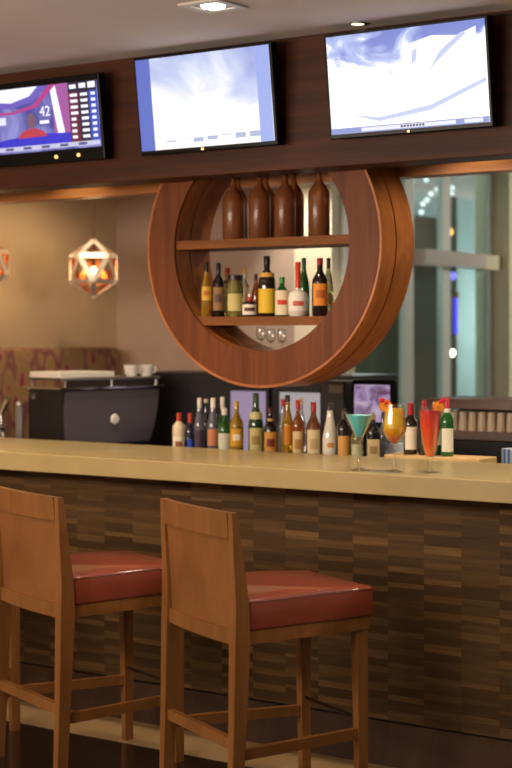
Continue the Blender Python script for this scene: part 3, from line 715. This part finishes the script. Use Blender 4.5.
# yellow layered drink in a tulip wine glass
o_ = [(0, 0), (.034, 0), (.034, .002), (.010, .006), (.005, .014), (.0045, .085), (.008, .098), (.026, .118), (.042, .146), (.044, .160), (.042, .178), (.034, .244), (.0335, .246)]
i_ = [(0, .100), (.008, .102), (.0245, .120), (.0405, .147), (.0425, .160), (.0405, .178), (.0325, .246)]
yel = cocktail('yellow cocktail with red bottom in a wine glass, middle of three drinks', 394.5, 472, .246, o_, i_, [(0, .102), (.0075, .1035), (.0237, .1215), (.0396, .148), (.0415, .160), (.0396, .178), (.0335, .232), (0, .232)],
    gradient('sunrise_drink', ((.44, (190, 24, 50)), (.54, (225, 80, 40)), (.64, (244, 170, 30)), (.8, (252, 204, 36)), (1, (250, 190, 40))), .246))
# red-orange drink in a tall footed hurricane glass
o_ = [(0, 0), (.032, 0), (.032, .0025), (.012, .007), (.008, .016), (.011, .026), (.0095, .034), (.012, .048), (.018, .056), (.028, .10), (.036, .160), (.039, .205), (.040, .240), (.0398, .242)]
i_ = [(0, .055), (.015, .058), (.0265, .10), (.0345, .160), (.0375, .205), (.0385, .242)]
red = cocktail('orange-red cocktail in a tall footed glass, rightmost of three drinks', 430, 472.5, .242, o_, i_, [(0, .0565), (.0142, .0595), (.0256, .10), (.0336, .160), (.0366, .205), (.0372, .226), (0, .226)],
    gradient('fruit_punch', ((.28, (255, 130, 56)), (.55, (255, 104, 44)), (.80, (250, 84, 44)), (.98, (222, 40, 44)), (1.06, (170, 24, 40))), .242))
# garnishes: local -y points left in the picture, +y right
orange_slice(yel, (.012, -.034, .242), .023, .5)
m = MB().sphere((.012, -.046, .262), .010, 14).sphere((.012, -.030, .254), .009, 14); m.build('cherry', pmat((206, 24, 60), .2), yel, True)
MB().tube((.012, -.052, .268), (.012, -.015, .248), .0012, 8).build('cocktail_pick', pmat((214, 60, 90), .4), yel)
orange_slice(red, (.010, .030, .238), .022, -.5)
MB().sphere((.010, .046, .262), .010, 14).sphere((.010, .036, .255), .008, 14).build('cherry', pmat((206, 24, 60), .2), red, True)
MB().tube((.010, .052, .274), (.010, .020, .244), .0012, 8).build('cocktail_pick', pmat((214, 60, 90), .4), red)

# ------------------------------------------------------------------ coffee machine at the left
pm = at(62, 390, y=.86)
ang = math.radians(79)
cm = thing('coffee_machine', 'dark grey coffee machine with steel cup tray behind the bar at left', 'coffee machine', (pm.x, .86, WZ), ang)
# local +x runs away along the grey side, local +y is to the picture's left; near corner at the origin
tm = (pm - Vector((CAMX, CAMY, H))).length
LEN, THK, HT = .62, .27, pm.z - WZ
m = MB(); n = 10
def side_x(k): return LEN - .06 * (1 - k) ** 2         # the grey side curves in towards the bottom
fr_ = [Vector((0, 0, 0)), Vector((side_x(0), 0, 0))] + [Vector((side_x(i / n), 0, HT * i / n)) for i in range(1, n + 1)] + [Vector((0, 0, HT))]
m.prism(fr_, [v + Vector((0, THK, 0)) for v in fr_]); m.build('body', plain('machine_black', (30, 26, 26), .4), cm)
fr2 = [Vector((.02 - .012 * math.sin(PI * i / n), -.008, .01 + (HT - .02) * i / n)) for i in range(n + 1)] + [Vector((side_x(i / n) - .012, -.008, .01 + (HT - .02) * i / n)) for i in range(n, -1, -1)]
MB().prism(fr2, [v + Vector((0, .007, 0)) for v in fr2]).build('side_panel', plain('machine_grey', (96, 88, 92), .38, .3), cm)
MB().box((-.03, -.02, HT), (LEN + .02, THK + .02, HT + .012), .003).build('top_plate', M_CHROME, cm)
ry = MB()
for x in (.02, LEN / 2, LEN - .02):
    for y in (.0, THK): ry.tube((x, y, HT + .012), (x, y, HT + .05), .005, 8)
for y in (0, THK): ry.tube((0, y, HT + .05), (LEN, y, HT + .05), .007, 10)
ry.build('cup_rail', M_STEEL, cm, True)
MB().box((.03, .0, HT + .012), (LEN - .01, .01, HT + .05)).build('guard_plate', M_DARKSTEEL, cm)
MB().box((0, .015, HT + .056), (.34, THK - .005, HT + .085), .004).build('cup_tray', plain('bright_steel', (236, 230, 216), .35, .3), cm)
MB().box((.34, .015, HT + .012), (LEN, THK - .005, HT + .054), .004).build('warming_deck', M_STEEL, cm)
lg = MB().lathe([(0, 0), (.026, 0), (.022, .008), (0, .010)], 20).build('badge', M_WHITE, cm, True, loc=(LEN * .52, -.008, HT * .45)); lg.rotation_euler = (PI / 2, 0, 0)
lg['label'] = 'round pale badge'
cm_m = Matrix.Translation((pm.x, .86, WZ)) @ Matrix.Rotation(ang, 4, 'Z')
# white cups and saucers lying on the machine
cup_top = HT + .054
def cup(x, y, label):
    w = cm_m @ Vector((x, y, cup_top))
    r = thing('coffee_cup', label, 'cup', w, 1.0, 'white cups on the coffee machine')
    MB().lathe([(0, 0), (.022, 0), (.03, .012), (.038, .05), (.040, .058), (.037, .058), (.034, .05), (.026, .012), (0, .006)], 20).build('bowl', M_WHITE, r, True)
    h_ = MB()
    for i in range(6):
        a0, a1 = -PI / 2 + PI * i / 6, -PI / 2 + PI * (i + 1) / 6
        h_.tube((.036 + .016 * math.cos(a0), 0, .034 + .016 * math.sin(a0)), (.036 + .016 * math.cos(a1), 0, .034 + .016 * math.sin(a1)), .004, 8)
    h_.build('handle', M_WHITE, r, True)
cup(LEN * .78, .06, 'white cup on the coffee machine, nearer of the two at its right end')
cup(LEN * .94, .06, 'white cup on the coffee machine, at the far right end')
# glass jar and steam wand to the left of the machine
pj = at(19.5, 440, y=.84)
jr = thing('glass_jar', 'slim clear storage jar with red base left of the coffee machine', 'jar', (pj.x, .84, WZ))
MB().lathe([(0, .02), (.018, .02), (.019, .03), (.019, .20), (.015, .20), (.015, .025), (0, .024)], 20).build('glass_body', plain('frosty_glass', (206, 200, 196), .15, trans=.8), jr, True)
MB().lathe([(0, 0), (.021, 0), (.021, .03), (0, .03)], 20).build('base', pmat((170, 40, 44), .4), jr, True)
MB().lathe([(0, .20), (.021, .20), (.021, .215), (0, .22)], 20).build('lid', M_STEEL, jr, True)
pf = at(4, 440, y=.84)
tp = thing('steam_tap', 'bent chrome tap with round knob at the far left behind the bar', 'tap', (pf.x, .84, WZ))
MB().tube((0, 0, 0), (-.02, 0, .15), .012).tube((-.02, 0, .15), (.0, 0, .19), .013).tube((.0, 0, .19), (.03, 0, .225), .017).build('spout', M_CHROME, tp, True)
MB().sphere((-.01, -.02, .09), .03, 16).build('knob', M_CHROME, tp, True)
MB().lathe([(0, 0), (.035, 0), (.035, .02), (0, .03)], 20).build('base', M_STEEL, tp, True)

# ------------------------------------------------------------------ back bar behind the ring
YK = 1.62
pk0, pk1 = at(128, 373, y=YK), at(352, 388, y=YK)
bb = thing('back_bar_cabinet', 'black back bar cabinet with two lit glass doors behind the bottles', 'cabinet', (pk0.x, YK, 0))
BW = pk1.x - pk0.x; BH = at(190, 373, y=YK).z
MB().box((0, .0, 0), (BW, .45, BH), .006).build('carcass', plain('cabinet_black', (24, 20, 24), .4), bb)
for a, b, c in ((232, 268, 'lilac'), (281, 323, 'white')):
    x0, x1 = at(a, 0, y=YK).x - pk0.x, at(b, 0, y=YK).x - pk0.x
    zt, zb = at(250, 391, y=YK).z, .4
    d = MB().box((x0, -.012, zb), (x1, -.001, zt)).build('lit_door', emitter('fridge_' + c, (196, 172, 206) if c == 'lilac' else (214, 204, 206), .55), bb)
    d['label'] = 'pale lit glass door'
    k = MB(); k.box((x0 - .02, -.02, zb - .03), (x0, 0, zt + .02)); k.box((x1, -.02, zb - .03), (x1 + .02, 0, zt + .02)); k.box((x0, -.02, zt), (x1, 0, zt + .02)); k.box((x0, -.02, zb - .03), (x1, 0, zb))
    k.build('door_frame', M_BLACK, bb)
# small till with a lilac screen right of the ring
pt_ = at(373, 400, y=1.30)
till = thing('till_monitor', 'rounded black till monitor with lilac screen behind the blue cocktail', 'monitor', (pt_.x, 1.30, 1.0), math.radians(14))
MB().box((-.11, 0, .02), (.11, .05, .02 + pt_.z - 1.0 + .075), .02).build('casing', M_PBLACK, till, True)
zt = .02 + pt_.z - 1.0 + .05
MB().box((-.088, -.004, zt - .17), (.080, 0.002, zt)).build('screen', noise_screen('till_screen', ((.3, (110, 60, 100)), (.5, (176, 150, 196)), (.65, (226, 200, 226))), (14, 1, 16), .65, 1.0), till)
MB().box((-.07, -.02, 0), (.07, .12, .02)).build('stand', M_BLACK, till)
pp_ = at(335, 392, y=1.28)
pr_ = thing('receipt_printer', 'dark box shaped printer with brown front panel left of the till monitor', 'printer', (pp_.x, 1.28, 1.0))
zz = at(337, 381, y=1.28).z - 1.0
MB().box((-.085, 0, 0), (.05, .16, zz), .008).build('body', plain('printer_dark', (36, 28, 25), .4), pr_)
MB().box((-.03, -.006, zz - .055), (.045, 0, zz - .02)).build('front_panel', plain('printer_brown', (112, 92, 74), .4), pr_)
side = thing('side_counter', 'low dark counter behind the work aisle carrying till and printer', 'counter', (pt_.x, 1.24, 0))
MB().box((-.45, 0, 0), (.17, .31, .96)).build('cabinet', M_BLACK, side)
MB().box((-.46, -.01, .96), (.18, .32, 1.0), .004).build('worktop', plain('side_top', (60, 52, 48), .4), side)

# glass rack shelf at the right
YR = 1.42
q0 = at(452, 0, y=YR); q1x = 3.0
zs_t = at(490, 400, y=YR).z; zs_b = at(490, 410, y=YR).z; zl_t = at(490, 432, y=YR).z; zl_b = at(490, 441, y=YR).z
rk = thing('glass_rack', 'dark wooden shelf unit at right with rows of glasses between boards', 'shelf', (q0.x, YR, 0))
QW = 1.3
M_RACK = wood('rack_wood', (84, 62, 54), (112, 84, 72), (2, 20, 30), .4, .1)
MB().box((-.14, 0, zs_b), (QW, .36, zs_t), .003).build('top_board', M_RACK, rk)
MB().box((-.14, 0, zl_b), (QW, .36, zl_t), .003).build('shelf_board', M_RACK, rk)
MB().box((-.12, .03, 0), (QW, .36, zl_b)).build('base_cabinet', plain('rack_black', (16, 14, 18), .5), rk)
MB().box((-.14, .33, zl_t), (QW, .36, zs_b)).build('rear_panel', plain('rack_brown', (110, 84, 66), .5), rk)
gh = (zs_b - zl_t) * .86
G5 = 'glasses stored upside down on the shelf'
proto = None
for r_ in range(3):
    for k in range(12):
        loc = (q0.x - .11 + k * .047 + (r_ % 2) * .02, YR + .05 + r_ * .08, zl_t)
        if proto is None:
            proto = MB().lathe([(0, gh - .006), (.015, gh - .006), (.020, 0), (.022, 0), (.017, gh), (0, gh)], 16).build('drinking_glass', M_RACKGLASS, None, True); o = proto
        else: o = proto.copy(); C.objects.link(o)
        o.location = loc
        nm = ('front', 'middle', 'rear')[r_]; od = ('first', 'second', 'third', 'fourth', 'fifth', 'sixth', 'seventh', 'eighth', 'ninth', 'tenth', 'eleventh', 'twelfth')[k]
        tag(o, f'upturned drinking glass, {od} from the left in the {nm} row of the shelf', 'glass', G5)
pb_ = at(508, 456, y=1.1)
bx = thing('paper_carton', 'small pale blue striped carton at the right edge behind the bar', 'box', (pb_.x, 1.10, WZ))
MB().box((-.03, 0, 0), (.05, .06, pb_.z - WZ + .03), .002).build('carton', pmat((196, 210, 230), .5), bx)
for x in (-.02, .0): MB().box((x, -.0015, .0), (x + .008, 0, pb_.z - WZ + .028)).build('stripe', pmat((70, 110, 190), .5), bx)
pn = at(395, 449, y=.93)
np_ = tag(MB().box((-.035, 0, 0), (.035, .06, pn.z - WZ + .022), .002).build('napkin_stack', pmat((214, 220, 232), .7), None, loc=(pn.x, .93, WZ)), 'stack of white napkins behind the yellow cocktail', 'napkins')

# ------------------------------------------------------------------ banquette along the left wall
def fabric():
    m, nt, b = new_mat('ikat_fabric'); L = nt.links
    tc = nt.nodes.new('ShaderNodeTexCoord'); mp = nt.nodes.new('ShaderNodeMapping'); mp.inputs['Scale'].default_value = (6, 9.5, 4.0); L.new(tc.outputs['Object'], mp.inputs[0])
    nz = nt.nodes.new('ShaderNodeTexNoise'); nz.inputs['Scale'].default_value = 1.3; L.new(mp.outputs[0], nz.inputs['Vector'])
    mx = nt.nodes.new('ShaderNodeMix'); mx.data_type = 'VECTOR'; mx.inputs['Factor'].default_value = .12
    L.new(mp.outputs[0], mx.inputs[4]); L.new(nz.outputs['Color'], mx.inputs[5])
    v = nt.nodes.new('ShaderNodeTexVoronoi'); v.inputs['Scale'].default_value = 1.4; L.new(mx.outputs[1], v.inputs['Vector'])
    r = nt.nodes.new('ShaderNodeValToRGB'); r.color_ramp.interpolation = 'EASE'; e = r.color_ramp.elements
    e[0].position = .16; e[0].color = lin((132, 34, 66)); e[1].position = .95; e[1].color = lin((150, 126, 96))
    for p, c in ((.26, (150, 112, 90)), (.40, (134, 116, 60)), (.52, (150, 118, 92)), (.68, (116, 68, 70))): x = e.new(p); x.color = lin(c)
    L.new(v.outputs['Distance'], r.inputs['Fac']); L.new(r.outputs['Color'], b.inputs['Base Color']); b.inputs['Roughness'].default_value = .85
    return m
M_FAB = fabric()
bz = at(60, 348, x=XW + .2).z
bq = thing('banquette', 'high backed banquette in floral magenta and olive fabric along the left wall', 'sofa', (XW, 1.28, 0))
MB().box((.01, 0, .42), (.18, 1.58, bz), .05).build('backrest', M_FAB, bq, True)
MB().box((.18, 0, .30), (.72, 1.58, .48), .03).build('seat', M_FAB, bq, True)
MB().box((.02, 0, 0), (.66, 1.58, .30)).build('base', M_BLACK, bq)

# ------------------------------------------------------------------ pendant lamps
PHI = (1 + 5 ** .5) / 2
def ico():
    vs_ = [Vector((0, 0, 1))]
    for k in range(5): vs_.append(Vector((.894 * math.cos(2 * PI * k / 5), .894 * math.sin(2 * PI * k / 5), .447)))
    for k in range(5): vs_.append(Vector((.894 * math.cos(2 * PI * (k + .5) / 5), .894 * math.sin(2 * PI * (k + .5) / 5), -.447)))
    vs_.append(Vector((0, 0, -1)))
    es = [(0, k + 1) for k in range(5)] + [(k + 1, (k + 1) % 5 + 1) for k in range(5)] + [(k + 1, k + 6) for k in range(5)] + [(k + 1, (k + 4) % 5 + 6) for k in range(5)] + \
         [(k + 6, (k + 1) % 5 + 6) for k in range(5)] + [(11, k + 6) for k in range(5)]
    return vs_, es
def pendant(label, c, R_, rot, glow):
    root = thing('pendant_lamp', label, 'pendant lamp', (c.x, c.y, CEIL), rot, 'geometric pendant lamps')
    dz = c.z - CEIL
    vs_, es = ico(); vs_ = [Vector((v.x * R_, v.y * R_, v.z * R_ * 1.06)) for v in vs_]
    mo, mi = MB(), MB()
    for a, b in es:     # flat strips: polished outside, copper inside
        A, B_ = vs_[a], vs_[b]; mid = (A + B_) / 2; nrm = mid.normalized(); d = (B_ - A).normalized(); sd = d.cross(nrm).normalized()
        w = R_ * .10
        for mm, o0, o1 in ((mo, 0, R_ * .02), (mi, -R_ * .025, 0)):
            sq = lambda p: [p + sd * w + nrm * o0, p - sd * w + nrm * o0, p - sd * w + nrm * o1, p + sd * w + nrm * o1]
            mm.prism(sq(A), sq(B_))
    for v in mo.bm.verts: v.co.z += dz
    for v in mi.bm.verts: v.co.z += dz
    mo.build('frame', plain('lamp_nickel', (232, 222, 204), .42, .55), root); mi.build('inner_frame', plain('lamp_copper', (176, 104, 52), .35, 1), root)
    MB().sphere((0, 0, dz - R_ * .10), R_ * .13, 16, (1, 1, 1.4)).build('bulb', emitter('warm_bulb', (255, 214, 150), 9), root, True)
    MB().tube((0, 0, dz + R_ * .1), (0, 0, dz + R_ * 1.06), .012, 10).build('socket', M_DARKSTEEL, root, True)
    ch = MB(); zc = dz + R_ * 1.06; k = 0
    while zc < -.02:
        ax = Vector((1, 0, 0)) if k % 2 else Vector((0, 1, 0)); n_ = 8
        ring_ = [Vector((0, 0, zc + .018)) + ax * .008 * math.cos(2 * PI * i / n_) + Vector((0, 0, .02 * math.sin(2 * PI * i / n_))) for i in range(n_)]
        for i in range(n_): ch.tube(ring_[i], ring_[(i + 1) % n_], .0028, 6)
        zc += .031; k += 1
    ch.build('chain', plain('chain_bronze', (110, 84, 66), .4, .9), root, True)
    MB().lathe([(0, -.02), (.05, -.02), (.055, 0), (0, 0)], 20).build('ceiling_cup', M_DARKSTEEL, root, True)
    point('pendant_glow', (c.x, c.y, c.z), glow, (1, .62, .30), .03)
c1 = at(93.5, 269, y=2.2)
t1 = (2.2 - CAMY) / (CS + SN * (93.5 - 256) / FPX)
rv = math.atan2(CAMY - c1.y, CAMX - c1.x) - math.radians(36)
pendant('faceted open-frame pendant lamp on a chain, fully visible left of the ring', c1, 28.5 / 1.06 * t1 / FPX, rv, 3.0)
c2 = at(-15, 265, y=1.5); t2 = (1.5 - CAMY) / (CS + SN * (-15 - 256) / FPX)
pendant('faceted pendant lamp cut off by the left picture edge', c2, 27 * t2 / FPX, rv, 9.0)
spot('pendant_top_fill', (c1.x + .07, c1.y - .09, CEIL - .05), c1, 24, (1, .86, .66), .5)  # added spot that brightens the pendant's upper strips

# ------------------------------------------------------------------ things beyond the glass
def on_lobby(px, py, d): return at(px, py, x=XG - d)
def dark_board(a, b, y0, y1, d, mat, label, name='dark_panel'):
    A, B_ = on_lobby(a, y0, d), on_lobby(b, y1, d)
    return tag(MB().box((0, 0, 0), (.04, B_.y - A.y, A.z - max(0, B_.z))).build(name, mat, None, loc=(A.x - .04, A.y, max(0, B_.z))), label, 'panel')
A0 = on_lobby(413, 300, .30)
dr = thing('entrance_door', 'dark entrance door with brown transom panel seen through the glass wall', 'door', (A0.x, A0.y, 0))
for nm, y0, y1, mt in (('transom_panel', 215, 262, plain('panel_brown', (104, 84, 70), .5)), ('door_panel', 262, 352, plain('panel_black', (28, 28, 34), .4)), ('door_panel', 352, 560, plain('panel_olive_brown', (74, 62, 48), .5))):
    A, B_ = on_lobby(413, y0, .30), on_lobby(440, y1, .30)
    MB().box((-.04, 0, max(0, B_.z)), (0, B_.y - A.y, A.z)).build(nm, mt, dr)
dark_board(346, 400, 300, 560, .5, plain('panel_grey_green', (96, 106, 94), .5), 'grey-green low partition beyond the glass beside the ring')
dark_board(448.5, 457, 195, 560, .03, plain('post_brown', (66, 56, 48), .5), 'dark narrow post beyond the glass carrying blue tube light', 'post')
a, b = on_lobby(455.5, 298, .0), on_lobby(455.5, 334, .0)
nl = thing('tube_light', 'glowing blue vertical tube light on the dark post beyond the glass', 'light', (a.x, a.y, b.z))
MB().tube((0, 0, 0), (0, 0, a.z - b.z), .014).build('tube', emitter('blue_tube', (70, 60, 220), 1.5), nl, True)
MB().lathe([(0, a.z - b.z), (.025, a.z - b.z), (.025, a.z - b.z + .04), (0, a.z - b.z + .04)]).build('end_cap', plain('tube_cap', (150, 140, 90), .4), nl, True)
for px, py, r_, c, s_, lb in ((452.5, 353, .018, (255, 240, 220), 6, 'small white lamp low on the dark post beyond the glass'), (450.5, 232, .018, (230, 180, 80), 2.5, 'small golden lamp high on the dark post beyond the glass'),
                     (453.5, 276, .02, (130, 130, 255), 1.5, 'small blue lamp just under the door header beyond the glass')):
    a = on_lobby(px, py, .0); l = thing('wall_light', lb, 'light', (a.x, a.y, a.z), 0, 'small lamps on the post')
    MB().sphere((0, 0, 0), r_, 12, (1, 1, 1.4)).build('lamp_globe', emitter('globe_%d' % px, c, s_), l, True)
    MB().box((-.03, -.012, -.012), (0, .012, .012)).build('mount', M_BLACK, l)
def reflection_row(name, pts, label, d=.22):  # made-up bulbs on a cord, standing in for lights reflected in the glass
    w = [on_lobby(px, py, d) for px, py in pts]
    root = thing('glint_row', label, 'reflected lights', w[0], 0, 'glowing dots standing for reflections in the glass')
    cd = MB()
    top = Vector((0, 0, CEIL - w[0].z)); prev = top
    for q in w:
        v = q - w[0]; cd.tube(prev, v, .003, 6); prev = v
    cd.build('cord', plain('cord_grey', (150, 160, 156), .5), root)
    for q in w: MB().sphere(q - w[0], .017, 10).build('bulb', emitter('glint_dot', (225, 240, 240), 2.2), root, True)
reflection_row('a', ((437, 189.5), (431, 194), (427, 200), (423, 204), (421.5, 212)), 'slanting row of five glowing dots standing for reflections in the glass', .16)
reflection_row('b', ((442, 180), (439.5, 207), (426, 180), (412, 181.5), (411.6, 190)), 'row of glowing dots standing for reflections high in the glass beside the ring', .34)
reflection_row('c', ((452, 188), (451.5, 194), (452, 201), (451.5, 207), (451, 214)), 'vertical row of glowing dots standing for reflections above the dark post', .05)
